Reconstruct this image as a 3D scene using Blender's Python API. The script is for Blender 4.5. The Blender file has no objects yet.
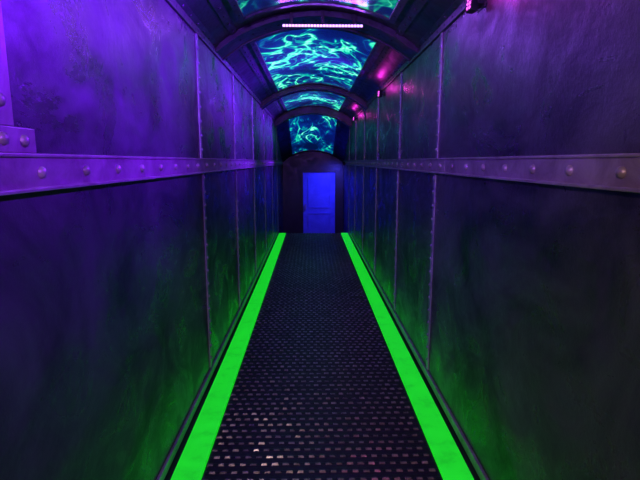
import bpy, math, random
from mathutils import Vector, Matrix
random.seed(4)
S=bpy.context.scene
S.view_settings.view_transform='Standard'
H=1.5; XL=-0.72; XR=0.82; YB=-1.6; YE=9.86; YD=12.0

# ---------------------------------------------------------------- materials
def newmat(n):
    m=bpy.data.materials.new(n); m.use_nodes=True
    nt=m.node_tree; return m,nt,nt.nodes['Principled BSDF']
def ramp(nt,fac,stops):
    r=nt.nodes.new('ShaderNodeValToRGB')
    while len(r.color_ramp.elements)<len(stops): r.color_ramp.elements.new(.5)
    for e,(p,c) in zip(r.color_ramp.elements,stops):
        e.position=p; e.color=(*c,1) if len(c)==3 else c
    nt.links.new(fac,r.inputs[0]); return r.outputs[0]
def noise(nt,scale,detail=4,rough=.5,dist=0,vec=None,stretch=None):
    n=nt.nodes.new('ShaderNodeTexNoise'); n.inputs['Scale'].default_value=scale
    n.inputs['Detail'].default_value=detail; n.inputs['Roughness'].default_value=rough
    n.inputs['Distortion'].default_value=dist
    if vec is None:
        tc=nt.nodes.new('ShaderNodeTexCoord'); vec=tc.outputs['Object']
        if stretch:
            mp=nt.nodes.new('ShaderNodeMapping'); mp.inputs['Scale'].default_value=stretch[0]
            mp.inputs['Rotation'].default_value=stretch[1]
            nt.links.new(vec,mp.inputs['Vector']); vec=mp.outputs[0]
    nt.links.new(vec,n.inputs['Vector']); return n.outputs['Fac']
def painted(name,c1,c2,r0,r1,metal=.2,bump=.15,scale=2.2,stretch=None):
    m,nt,b=newmat(name)
    n=noise(nt,scale,8,.66,.8,None,stretch)
    nt.links.new(ramp(nt,n,[(.36,c1),(.64,c2)]),b.inputs['Base Color'])
    n2=noise(nt,scale*2.3,8,.7,1.2,None,stretch)
    nt.links.new(ramp(nt,n2,[(.38,(r0,)*3),(.62,(r1,)*3)]),b.inputs['Roughness'])
    b.inputs['Metallic'].default_value=metal
    n3=noise(nt,7,8,.75)
    bp=nt.nodes.new('ShaderNodeBump'); bp.inputs['Strength'].default_value=bump; bp.inputs['Distance'].default_value=.01
    nt.links.new(n3,bp.inputs['Height']); nt.links.new(bp.outputs[0],b.inputs['Normal'])
    return m
def emis(name,col,s):
    m,nt,b=newmat(name); b.inputs['Base Color'].default_value=(*[c*.5 for c in col],1)
    b.inputs['Emission Color'].default_value=(*col,1); b.inputs['Emission Strength'].default_value=s
    return m
M_wall=painted('wall_painted_steel',(.026,.028,.036),(.135,.135,.155),.22,.52,.42,.5,1.5,((1,.8,1.0),(.5,0,0)))
M_rail=painted('rail_steel',(.24,.19,.20),(.42,.35,.36),.3,.5,.3,.25,6)
M_strap=painted('strap_steel',(.20,.19,.23),(.40,.38,.44),.3,.5,.35,.15,6)
M_ceil=painted('ceiling_dark_steel',(.02,.02,.028),(.05,.05,.065),.3,.55,.4,.15)
M_rib=painted('rib_steel',(.035,.035,.045),(.08,.075,.10),.28,.5,.4,.15,5)
M_black=painted('black_enamel',(.012,.012,.016),(.025,.025,.03),.3,.5,.1,.05)
M_door=painted('door_paint',(.12,.13,.70),(.2,.21,.88),.4,.55,0,.03,2.5)
M_mat=painted('rubber_mat',(.006,.005,.008),(.012,.010,.016),.4,.6,0,.1,20)
M_stud=painted('rubber_stud',(.08,.08,.088),(.22,.22,.23),.18,.36,.25,.1,8)
M_uv=emis('uv_lens',(.9,.10,.85),3)
M_led=emis('led_violet',(.62,.3,1),3)
M_blue=emis('blue_lens',(.1,.1,1),3)
M_green,nt,b=newmat('green_glow_tape')
n=noise(nt,9,6,.7)
nt.links.new(ramp(nt,n,[(.3,(.004,.50,.008)),(.7,(.010,.82,.018))]),b.inputs['Emission Color'])
b.inputs['Base Color'].default_value=(.03,.4,.05,1); b.inputs['Emission Strength'].default_value=.86
def screen(name,seed,strength):
    m,nt,b=newmat(name)
    tc=nt.nodes.new('ShaderNodeTexCoord'); mp=nt.nodes.new('ShaderNodeMapping')
    mp.inputs['Location'].default_value=(seed*3.1,seed*1.7,seed); mp.inputs['Scale'].default_value=(1.25,.75,.5)
    nt.links.new(tc.outputs['Object'],mp.inputs['Vector'])
    def ridge(scale,dist,w):
        f=noise(nt,scale,2.5,.55,dist,mp.outputs[0])
        a=nt.nodes.new('ShaderNodeMath'); a.operation='SUBTRACT'; a.inputs[1].default_value=.5; nt.links.new(f,a.inputs[0])
        c=nt.nodes.new('ShaderNodeMath'); c.operation='ABSOLUTE'; nt.links.new(a.outputs[0],c.inputs[0])
        d=nt.nodes.new('ShaderNodeMapRange'); d.inputs[1].default_value=0; d.inputs[2].default_value=w
        d.inputs[3].default_value=1; d.inputs[4].default_value=0; d.interpolation_type='SMOOTHERSTEP'
        nt.links.new(c.outputs[0],d.inputs[0]); return d.outputs[0]
    r1=ridge(1.8,1.3,.06); r2=ridge(3.0,1.2,.045)
    glow=ridge(1.8,1.3,.25)
    def ma(op,a,bb,c=None):
        k=nt.nodes.new('ShaderNodeMath'); k.operation=op
        for i,v in enumerate((a,bb,c)):
            if v is None: continue
            if isinstance(v,(int,float)): k.inputs[i].default_value=v
            else: nt.links.new(v,k.inputs[i])
        return k.outputs[0]
    big=noise(nt,1.7,2,.5,0,mp.outputs[0])
    bm=nt.nodes.new('ShaderNodeMapRange'); bm.inputs[1].default_value=.34; bm.inputs[2].default_value=.54; nt.links.new(big,bm.inputs[0])
    x=ma('MULTIPLY_ADD',r2,.6,r1); x=ma('MULTIPLY',x,.62); x=ma('MULTIPLY_ADD',glow,.28,x); x=ma('MULTIPLY',x,bm.outputs[0])
    col=ramp(nt,x,[(0,(.0,.005,.045)),(.2,(.0,.02,.14)),(.42,(.0,.12,.22)),(.66,(.0,.50,.30)),(.86,(.06,1,.50)),(1,(.30,1,.70))])
    nt.links.new(col,b.inputs['Emission Color']); b.inputs['Emission Strength'].default_value=strength
    b.inputs['Base Color'].default_value=(.02,.02,.04,1); b.inputs['Roughness'].default_value=.25
    return m

# ---------------------------------------------------------------- mesh builder
class MB:
    def __init__(s): s.v=[]; s.f=[]; s.m=[]; s.sm=[]
    def face(s,idx,mi=0,sm=False): s.f.append(idx); s.m.append(mi); s.sm.append(sm)
    def box(s,x0,x1,y0,y1,z0,z1,mi=0,bev=0):
        if bev<=0:
            o=len(s.v)
            s.v+=[(x,y,z) for x in(x0,x1) for y in(y0,y1) for z in(z0,z1)]
            for q in((0,1,3,2),(4,6,7,5),(0,4,5,1),(2,3,7,6),(0,2,6,4),(1,5,7,3)): s.face([o+i for i in q],mi)
            return
        import bmesh
        bm=bmesh.new(); bmesh.ops.create_cube(bm,size=1)
        for v in bm.verts: v.co=Vector(((x0+x1)/2+v.co.x*(x1-x0),(y0+y1)/2+v.co.y*(y1-y0),(z0+z1)/2+v.co.z*(z1-z0)))
        bmesh.ops.bevel(bm,geom=bm.edges[:],offset=bev,segments=2,affect='EDGES',profile=.6)
        o=len(s.v); bm.verts.index_update()
        s.v+=[tuple(v.co) for v in bm.verts]
        for f in bm.faces: s.face([o+v.index for v in f.verts],mi)
        bm.free()
    def rivet(s,p,n,r,mi=0,h=.55,seg=10):
        n=Vector(n).normalized(); a=n.orthogonal().normalized(); b=n.cross(a); p=Vector(p)-n*.001
        o=len(s.v); K=3
        for k in range(K):
            t=k/K*math.pi/2
            for i in range(seg):
                q=2*math.pi*i/seg
                s.v.append(tuple(p+(a*math.cos(q)+b*math.sin(q))*r*math.cos(t)+n*r*h*math.sin(t)))
        s.v.append(tuple(p+n*r*h))
        for k in range(K-1):
            for i in range(seg):
                j=(i+1)%seg
                s.face([o+k*seg+i,o+k*seg+j,o+(k+1)*seg+j,o+(k+1)*seg+i],mi,True)
        for i in range(seg): s.face([o+(K-1)*seg+i,o+(K-1)*seg+(i+1)%seg,o+K*seg],mi,True)
    def prism(s,prof,y0,y1,mi=0,dz0=0,dz1=0,closed=True,sm=False):
        """closed XZ polygon extruded along Y"""
        o=len(s.v); n=len(prof)
        s.v+=[(x,y0,z+dz0) for x,z in prof]+[(x,y1,z+dz1) for x,z in prof]
        for i in range(n if closed else n-1):
            j=(i+1)%n; s.face([o+i,o+j,o+n+j,o+n+i],mi,sm)
        if closed:
            h=n//2
            for i in range(h-1):
                a,b,c,d=i,i+1,n-2-i,n-1-i
                s.face([o+a,o+b,o+c,o+d],mi); s.face([o+n+d,o+n+c,o+n+b,o+n+a],mi)
    def obj(s,name,mats,parent=None,fix=True):
        me=bpy.data.meshes.new(name); me.from_pydata(s.v,[],s.f)
        for m in mats: me.materials.append(m)
        for p,mi,sm in zip(me.polygons,s.m,s.sm): p.material_index=mi; p.use_smooth=sm
        me.update()
        if fix:
            import bmesh
            bm=bmesh.new(); bm.from_mesh(me); bmesh.ops.recalc_face_normals(bm,faces=bm.faces[:]); bm.to_mesh(me); bm.free()
        ob=bpy.data.objects.new(name,me); S.collection.objects.link(ob)
        if parent: ob.parent=parent
        return ob
def empty(name,loc=(0,0,0)):
    e=bpy.data.objects.new(name,None); e.location=loc; e.empty_display_size=.1; S.collection.objects.link(e); return e

# ---------------------------------------------------------------- ceiling section
ZS=H+.83
XC=.045; HW=.585
def arch(x): return H+.955+.145*(1-((x-XC)/HW)**2)
def ceil_prof(off=0,n=20,xl=XL,xr=XR):
    pts=[(xl,ZS-off),(XC-HW,H+.955-off)]
    for i in range(1,n): 
        x=XC-HW+2*HW*i/n; pts.append((x,arch(x)-off))
    pts+= [(XC+HW,H+.955-off),(xr,ZS-off)]
    return pts

# ---------------------------------------------------------------- walls
def wall(name,side):
    mb=MB(); X=XL if side<0 else XR
    a,b=(X-.12,X) if side<0 else (X,X+.12)
    mb.box(a,b,YB,YD+.1,-.95,ZS+.3)
    mb.obj(name,[M_wall])
    nx=-side
    def slab(mb,y0,y1,z0,z1,t,mi=0,bev=.002):
        x0,x1=sorted((X,X+nx*t)); mb.box(x0,x1,y0,y1,z0,z1,mi,bev)
    mb=MB()
    z0,z1=H-.070,H+.014
    joints=[YB,2.9 if side<0 else 2.86,6.0,9.0,YD] 
    for p,q in zip(joints[:-1],joints[1:]):
        slab(mb,p+.001,q-.001,z0,z1,.014,0,.004)
        slab(mb,p+.001,q-.001,z0-.006,z0+.004,.030,0,.003)
        slab(mb,p+.001,q-.001,z1-.004,z1+.006,.020,0,.003)
    off=1.258 if side<0 else 1.216
    k=math.ceil((YB-off)/.247)
    while off+k*.247<YD-.05:
        mb.rivet((X+nx*.014,off+k*.247,(z0+z1)/2),(nx,0,0),.0175,0,.8,14); k+=1
    if side<0:
        slab(mb,.98,1.25,z1+.006,z1+.068,.012,0,.003)
        slab(mb,.98,1.17,z1+.068,ZS-.03,.010,0,.003)
        for (yy,zz) in((1.12,z1+.038),(1.20,z1+.036)): mb.rivet((X+nx*.012,yy,zz),(nx,0,0),.0165,0,.75,14)
        zz=z1+.125
        while zz<ZS-.05: mb.rivet((X+nx*.010,1.125,zz),(nx,0,0),.0165,0,.75,14); zz+=.105
    mb.obj('riveted_wall_rail',[M_rail])
    ys=[3.13,4.52,5.95,7.35,8.75,10.1] if side<0 else [3.07,4.40,5.85,7.3,8.7,10.1]
    ys=[-.6]+ys
    mb=MB()
    for y in ys:
        w=.021
        slab(mb,y-w,y+w,z1+.006,ZS-.002,.010); slab(mb,y-w+.03,y+w+.03,.06 if y<YE else -.7,z0-.006,.010)
        z=z1+.06
        while z<ZS-.04: mb.rivet((X+nx*.010,y,z),(nx,0,0),.013,0,.85,8); z+=.09
        z=.13
        while z<z0-.03: mb.rivet((X+nx*.010,y+.03,z),(nx,0,0),.013,0,.85,8); z+=.09
    mb.obj('riveted_wall_strap',[M_strap])
    mb=MB()
    slab(mb,YB,YE,0,.05,.016,0,.004)
    mb.obj('baseboard_left' if side<0 else 'baseboard_right',[M_strap])
    mb=MB()
    slab(mb,YB,YD-2.15,ZS-.045,ZS+.0,.016,0,.004)
    y=YB+.1
    while y<YD-2.3: mb.rivet((X+nx*.016,y,ZS-.022),(nx,0,0),.009,0,.6,8); y+=.16
    xa=X; xb=XC+side*HW
    za,zb=ZS,H+.955
    L=math.hypot(xb-xa,zb-za); dx,dz=(xb-xa)/L,(zb-za)/L; nX,nZ=(-dz,dx)
    if nZ>0: nX,nZ=-nX,-nZ
    for (s0,s1) in((.0,.045),(L-.06,L-.005)):
        P=[(xa+dx*s0+nX*.001,za+dz*s0+nZ*.001),(xa+dx*s1+nX*.001,za+dz*s1+nZ*.001)]
        Q=[(xa+dx*s1+nX*.010,za+dz*s1+nZ*.010),(xa+dx*s0+nX*.010,za+dz*s0+nZ*.010)]
        mb.prism(P+Q,YB,9.6)
        sm=(s0+s1)/2; y=YB+.1
        while y<9.5:
            mb.rivet((xa+dx*sm+nX*.010,y,za+dz*sm+nZ*.010),(nX,0,nZ),.011,0,.7,8); y+=.17
    mb.obj('riveted_ceiling_cornice',[M_rib])
wall('wall_left',-1); wall('wall_right',1)

mb=MB(); mb.box(XL-.12,XR+.12,YB-.1,YB,-.1,ZS+.4); mb.obj('wall_back',[M_wall])

# ---------------------------------------------------------------- ceiling
mb=MB()
low=ceil_prof(0); up=[(x,z+.08) for x,z in reversed(low)]
mb.prism(low+up,YB,9.75)
SL0,SL1=0,-.86
mb.prism(low+up,9.75,YD,0,SL0,SL1)
mb.obj('ceiling',[M_ceil])

def rib(y0,y1,depth,name='riveted_ceiling_rib'):
    mb=MB()
    lo=ceil_prof(depth); hi=[(x,z-.0005) for x,z in reversed(ceil_prof(0))]
    mb.prism(lo+hi,y0,y1)
    for a,b in((y0,y0+.025),(y1-.025,y1)):
        l2=ceil_prof(depth+.010); h2=[(x,z) for x,z in reversed(ceil_prof(depth+.0005))]
        mb.prism(l2+h2,a,b)
    pr=ceil_prof(depth,12)
    ym=(y0+y1)/2
    for i in range(1,len(pr)-1):
        x,z=pr[i]
        mb.rivet((x,ym,z),(0,0,-1),.014)
        if 2<=i: mb.rivet((x,y0,z+min(.03,depth*.5)),(0,-1,0),.011)
    mb.obj(name,[M_rib])
rib(.55,.95,.05); rib(3.68,3.98,.035); rib(6.98,7.20,.07); rib(9.62,9.86,.15)

def panel(y0,y1,dz0,dz1,seed,st,x0=-.495,x1=.585):
    root=empty('ceiling_video_panel')
    mb=MB(); n=24
    xs=[x0+(x1-x0)*i/n for i in range(n+1)]
    mb.prism([(x,arch(x)-.012) for x in xs]+[(x,arch(x)-.003) for x in reversed(xs)],y0,y1,0,dz0,dz1)
    mb.obj('screen',[screen('water_video_%d'%seed,seed,st)],root)
    fr=MB()
    t=.04
    def bar(xa,xb,ya,yb):
        f=lambda y:dz0+(dz1-dz0)*(y-y0)/(y1-y0)
        k=[xa+(xb-xa)*i/12 for i in range(13)]
        fr.prism([(x,arch(x)-.026) for x in k]+[(x,arch(x)-.012) for x in reversed(k)],ya,yb,0,f(ya),f(yb))
    bar(x0,x1,y0,y0+t); bar(x0,x1,y1-t,y1); bar(x0,x0+t,y0+t,y1-t); bar(x1-t,x1,y0+t,y1-t)
    y=y0+.1
    while y<y1-.05:
        d=dz0+(dz1-dz0)*(y-y0)/(y1-y0)
        for x in(x0+t/2,x1-t/2): fr.rivet((x,y,arch(x)-.026+d),(0,0,-1),.009,0,.6,8)
        y+=.2
    fr.obj('frame',[M_rib],root)
panel(1.05,3.50,0,0,1,.6)
panel(4.05,6.90,0,0,2,1.2)
panel(7.28,9.55,0,0,3,1.25)
sl=lambda y:SL1*(y-9.75)/(YD-9.75)
panel(9.95,11.9,sl(9.95),sl(11.9),4,1.25)

root=empty('led_light_bar')
yb=3.675
mb=MB(); mb.box(-.205,.385,yb-.03,yb,arch(.36)-.092,arch(.36)-.070,0,.003); 
for x in(-.14,.09,.32): mb.box(x-.012,x+.012,yb-.025,yb-.005,arch(.36)-.075,arch(x)-.005,0)
mb.obj('housing',[M_black],root)
mb=MB()
for i in range(26):
    x=-.193+i*.566/25; mb.box(x-.009,x+.009,yb-.036,yb-.028,arch(.36)-.089,arch(.36)-.073,0,.002)
mb.obj('leds',[M_led],root)

# ---------------------------------------------------------------- uv spotlights
def look(ob,d): ob.rotation_euler=Vector(d).to_track_quat('-Z','Y').to_euler()
l=bpy.data.lights.new('lamp','AREA'); l.shape='RECTANGLE'; l.size=.56; l.size_y=.02; l.energy=5; l.color=(.30,.06,1)
lo=bpy.data.objects.new('lamp',l); S.collection.objects.link(lo); lo.parent=root; lo.location=(.09,yb-.045,arch(.36)-.081); look(lo,(0,-.75,-.65))
def uvspot(x,y,z,target,col,power,name='uv_spotlight',lens=M_uv,angle=130,up=0,sc=.55):
    root=empty(name,(x,y,z))
    d=(Vector(target)-Vector((x,y,z))).normalized()
    rot=d.to_track_quat('-Z','Y').to_matrix().to_4x4()@Matrix.Scale(sc,4)
    mb=MB()
    mb.box(-.045,.045,-.06,.06,-.02,.045,0,.006)
    mb.box(-.05,.05,-.065,-.055,-.032,.045,0,.002); mb.box(-.05,.05,.055,.065,-.032,.045,0,.002)
    for i in range(5): mb.box(-.04,.04,-.045+i*.02,-.037+i*.02,.045,.06,0)
    o=mb.obj('housing',[M_black],root); o.matrix_local=rot
    mb=MB()
    for i in range(2):
        for j in range(3): mb.rivet((-.02+i*.04,-.035+j*.035,-.02),(0,0,-1),.014,0,.5,12)
    o=mb.obj('lenses',[lens],root); o.matrix_local=rot
    sx=1 if x>0 else -1; wx=(XR if sx>0 else XL)-x
    mb=MB(); a,b=sorted((sx*.02,wx)); mb.box(a,b,-.042,-.036,-.010,.010); mb.box(a,b,.036,.042,-.010,.010)
    a,b=sorted((wx-sx*.006,wx)); mb.box(a,b,-.055,.055,-.025,.025,0,.002)
    mb.obj('bracket',[M_black],root)
    l=bpy.data.lights.new('lamp','SPOT'); l.energy=power; l.color=col; l.spot_size=math.radians(angle); l.spot_blend=1; l.shadow_soft_size=.04
    lo=bpy.data.objects.new('lamp',l); S.collection.objects.link(lo); lo.parent=root
    lo.location=d*.05; look(lo,d)
    if up:
        l=bpy.data.lights.new('pink_glow_helper','POINT'); l.energy=up; l.color=(1,.03,.75); l.shadow_soft_size=.03  # added point light, gives the pink glow on the ceiling near the fixture
        lo=bpy.data.objects.new('pink_glow_helper',l); S.collection.objects.link(lo); lo.parent=root; lo.location=(-.08,0,.06)
V=(.16,.0,1)
for y,p in((-.6,220),(2.38,470),(5.4,560),(8.5,430)):
    uvspot(.765,y,2.24,(XL,y-.25 if y>0 else y+1.3,2.32),V,p,up=.9,angle=104)
uvspot(-.665,-.35,2.22,(XR,4.2,1.75),(.15,.0,1),330,angle=60)  # unseen violet fixture, added behind the camera to brighten the right wall
uvspot(-.655,-.9,2.19,(XR,1.1,1.5),(1,.60,.62),95,'pink_spotlight',emis('pink_lens',(1,.4,.7),4),118)
uvspot(.755,-1.25,2.19,(XL,.9,1.5),(1,.2,.6),30,'pink_spotlight',emis('pink_lens2',(1,.4,.7),4),95)

# ---------------------------------------------------------------- floor
mb=MB(); mb.box(XL,XR,YB,YE,-.12,-.022,0)
for i in range(4):
    y=YE+i*.28; z=-.175*(i+1); mb.box(XL,XR,y,y+.28 if i<3 else YD,z-.12,z,0)
mb.obj('floor',[M_black])
mb=MB(); x0,x1=XL+.05+.145,XR-.05-.145
mb.box(x0,x1,YB,YE,-.021,-.006)
px,py=.054,.060
ny=int((YE-YB)/py); nx=int((x1-x0)/px)
for j in range(ny):
    y=YB+py*(j+.5); o_=.5 if j%2 else 0
    # continuous low cross bar under each row of studs
    o=len(mb.v)
    for xx in(x0+.004,x1-.004): mb.v+=[(xx,y-.016,-.006),(xx,y-.008,-.003),(xx,y+.008,-.003),(xx,y+.016,-.006)]
    for k in range(3): mb.face([o+k,o+4+k,o+5+k,o+1+k],0)
    for i in range(nx):
        x=x0+px*(i+.3+o_*.8)
        if x+.02>x1: continue
        a=.0175+random.uniform(-.003,.001); bb=.011; h=.0065+random.uniform(-.0015,.0008)
        o=len(mb.v)
        mb.v+=[(x-a,y-bb,-.006),(x+a,y-bb,-.006),(x+a,y+bb,-.006),(x-a,y+bb,-.006),
               (x-a*.75,y-bb*.3,-.006+h*1.6),(x+a*.75,y-bb*.3,-.006+h*1.6),(x+a*.75,y+bb*.3,-.006+h*1.6),(x-a*.75,y+bb*.3,-.006+h*1.6)]
        for q in((4,5,6,7),(0,1,5,4),(1,2,6,5),(2,3,7,6),(3,0,4,7)): mb.face([o+k for k in q],1)
mb.obj('rubber_floor_mat',[M_mat,M_stud],fix=False)
for nm,a in(('L',XL+.045),('R',XR-.045-.14)):
    mb=MB(); mb.box(a,a+.14,YB,YE,-.021,.003,0,.002); mb.obj('green_floor_light_strip',[M_green])

# ---------------------------------------------------------------- end wall + door
zf=-.7; dx0,dx1=-.20,.62; dtop=1.225
mb=MB()
mb.box(XL,dx0-.05,YD,YD+.12,zf,H+.4); mb.box(dx1+.05,XR,YD,YD+.12,zf,H+.4); mb.box(dx0-.05,dx1+.05,YD,YD+.12,dtop+.05,H+.4)
mb.obj('wall_end',[M_black])
root=empty('door_1')
mb=MB()
mb.box(dx0,dx1,YD+.03,YD+.07,zf+.005,dtop,0,.003)
for z0,z1 in((zf+.15,.2),(.32,dtop-.14)):
    t=.03
    mb.box(dx0+.12,dx1-.12,YD+.015,YD+.032,z0,z0+t,0,.003); mb.box(dx0+.12,dx1-.12,YD+.015,YD+.032,z1-t,z1,0,.003)
    mb.box(dx0+.12,dx0+.12+t,YD+.015,YD+.032,z0+t,z1-t,0,.003); mb.box(dx1-.12-t,dx1-.12,YD+.015,YD+.032,z0+t,z1-t,0,.003)
mb.obj('leaf',[M_door],root)
mb=MB()
mb.box(dx0-.05,dx0,YD-.02,YD+.1,zf,dtop+.05,0,.003); mb.box(dx1,dx1+.05,YD-.02,YD+.1,zf,dtop+.05,0,.003); mb.box(dx0,dx1,YD-.02,YD+.1,dtop,dtop+.05,0,.003)
mb.obj('frame',[M_black],root)
mb=MB(); mb.box(dx0+.05,dx0+.075,YD-.03,YD-.015,.28,.42,0,.004); mb.box(dx0+.055,dx0+.07,YD-.02,YD+.03,.29,.31); mb.box(dx0+.055,dx0+.07,YD-.02,YD+.03,.39,.41)
mb.obj('handle',[M_strap],root)
uvspot(.76,11.0,1.45,(.35,YD,.6),(.05,.045,1),100,'blue_spotlight',M_blue,100)

# ---------------------------------------------------------------- world / camera
w=bpy.data.worlds.new('World'); S.world=w; w.use_nodes=True
w.node_tree.nodes['Background'].inputs[0].default_value=(.002,.002,.004,1)
cam=bpy.data.cameras.new('camera'); co=bpy.data.objects.new('camera',cam); S.collection.objects.link(co)
cam.sensor_width=36; cam.lens=470/640*36; cam.clip_start=.02
co.location=(0,0,H); co.rotation_euler=(math.radians(80.5),0,math.radians(-1.1))
S.camera=co
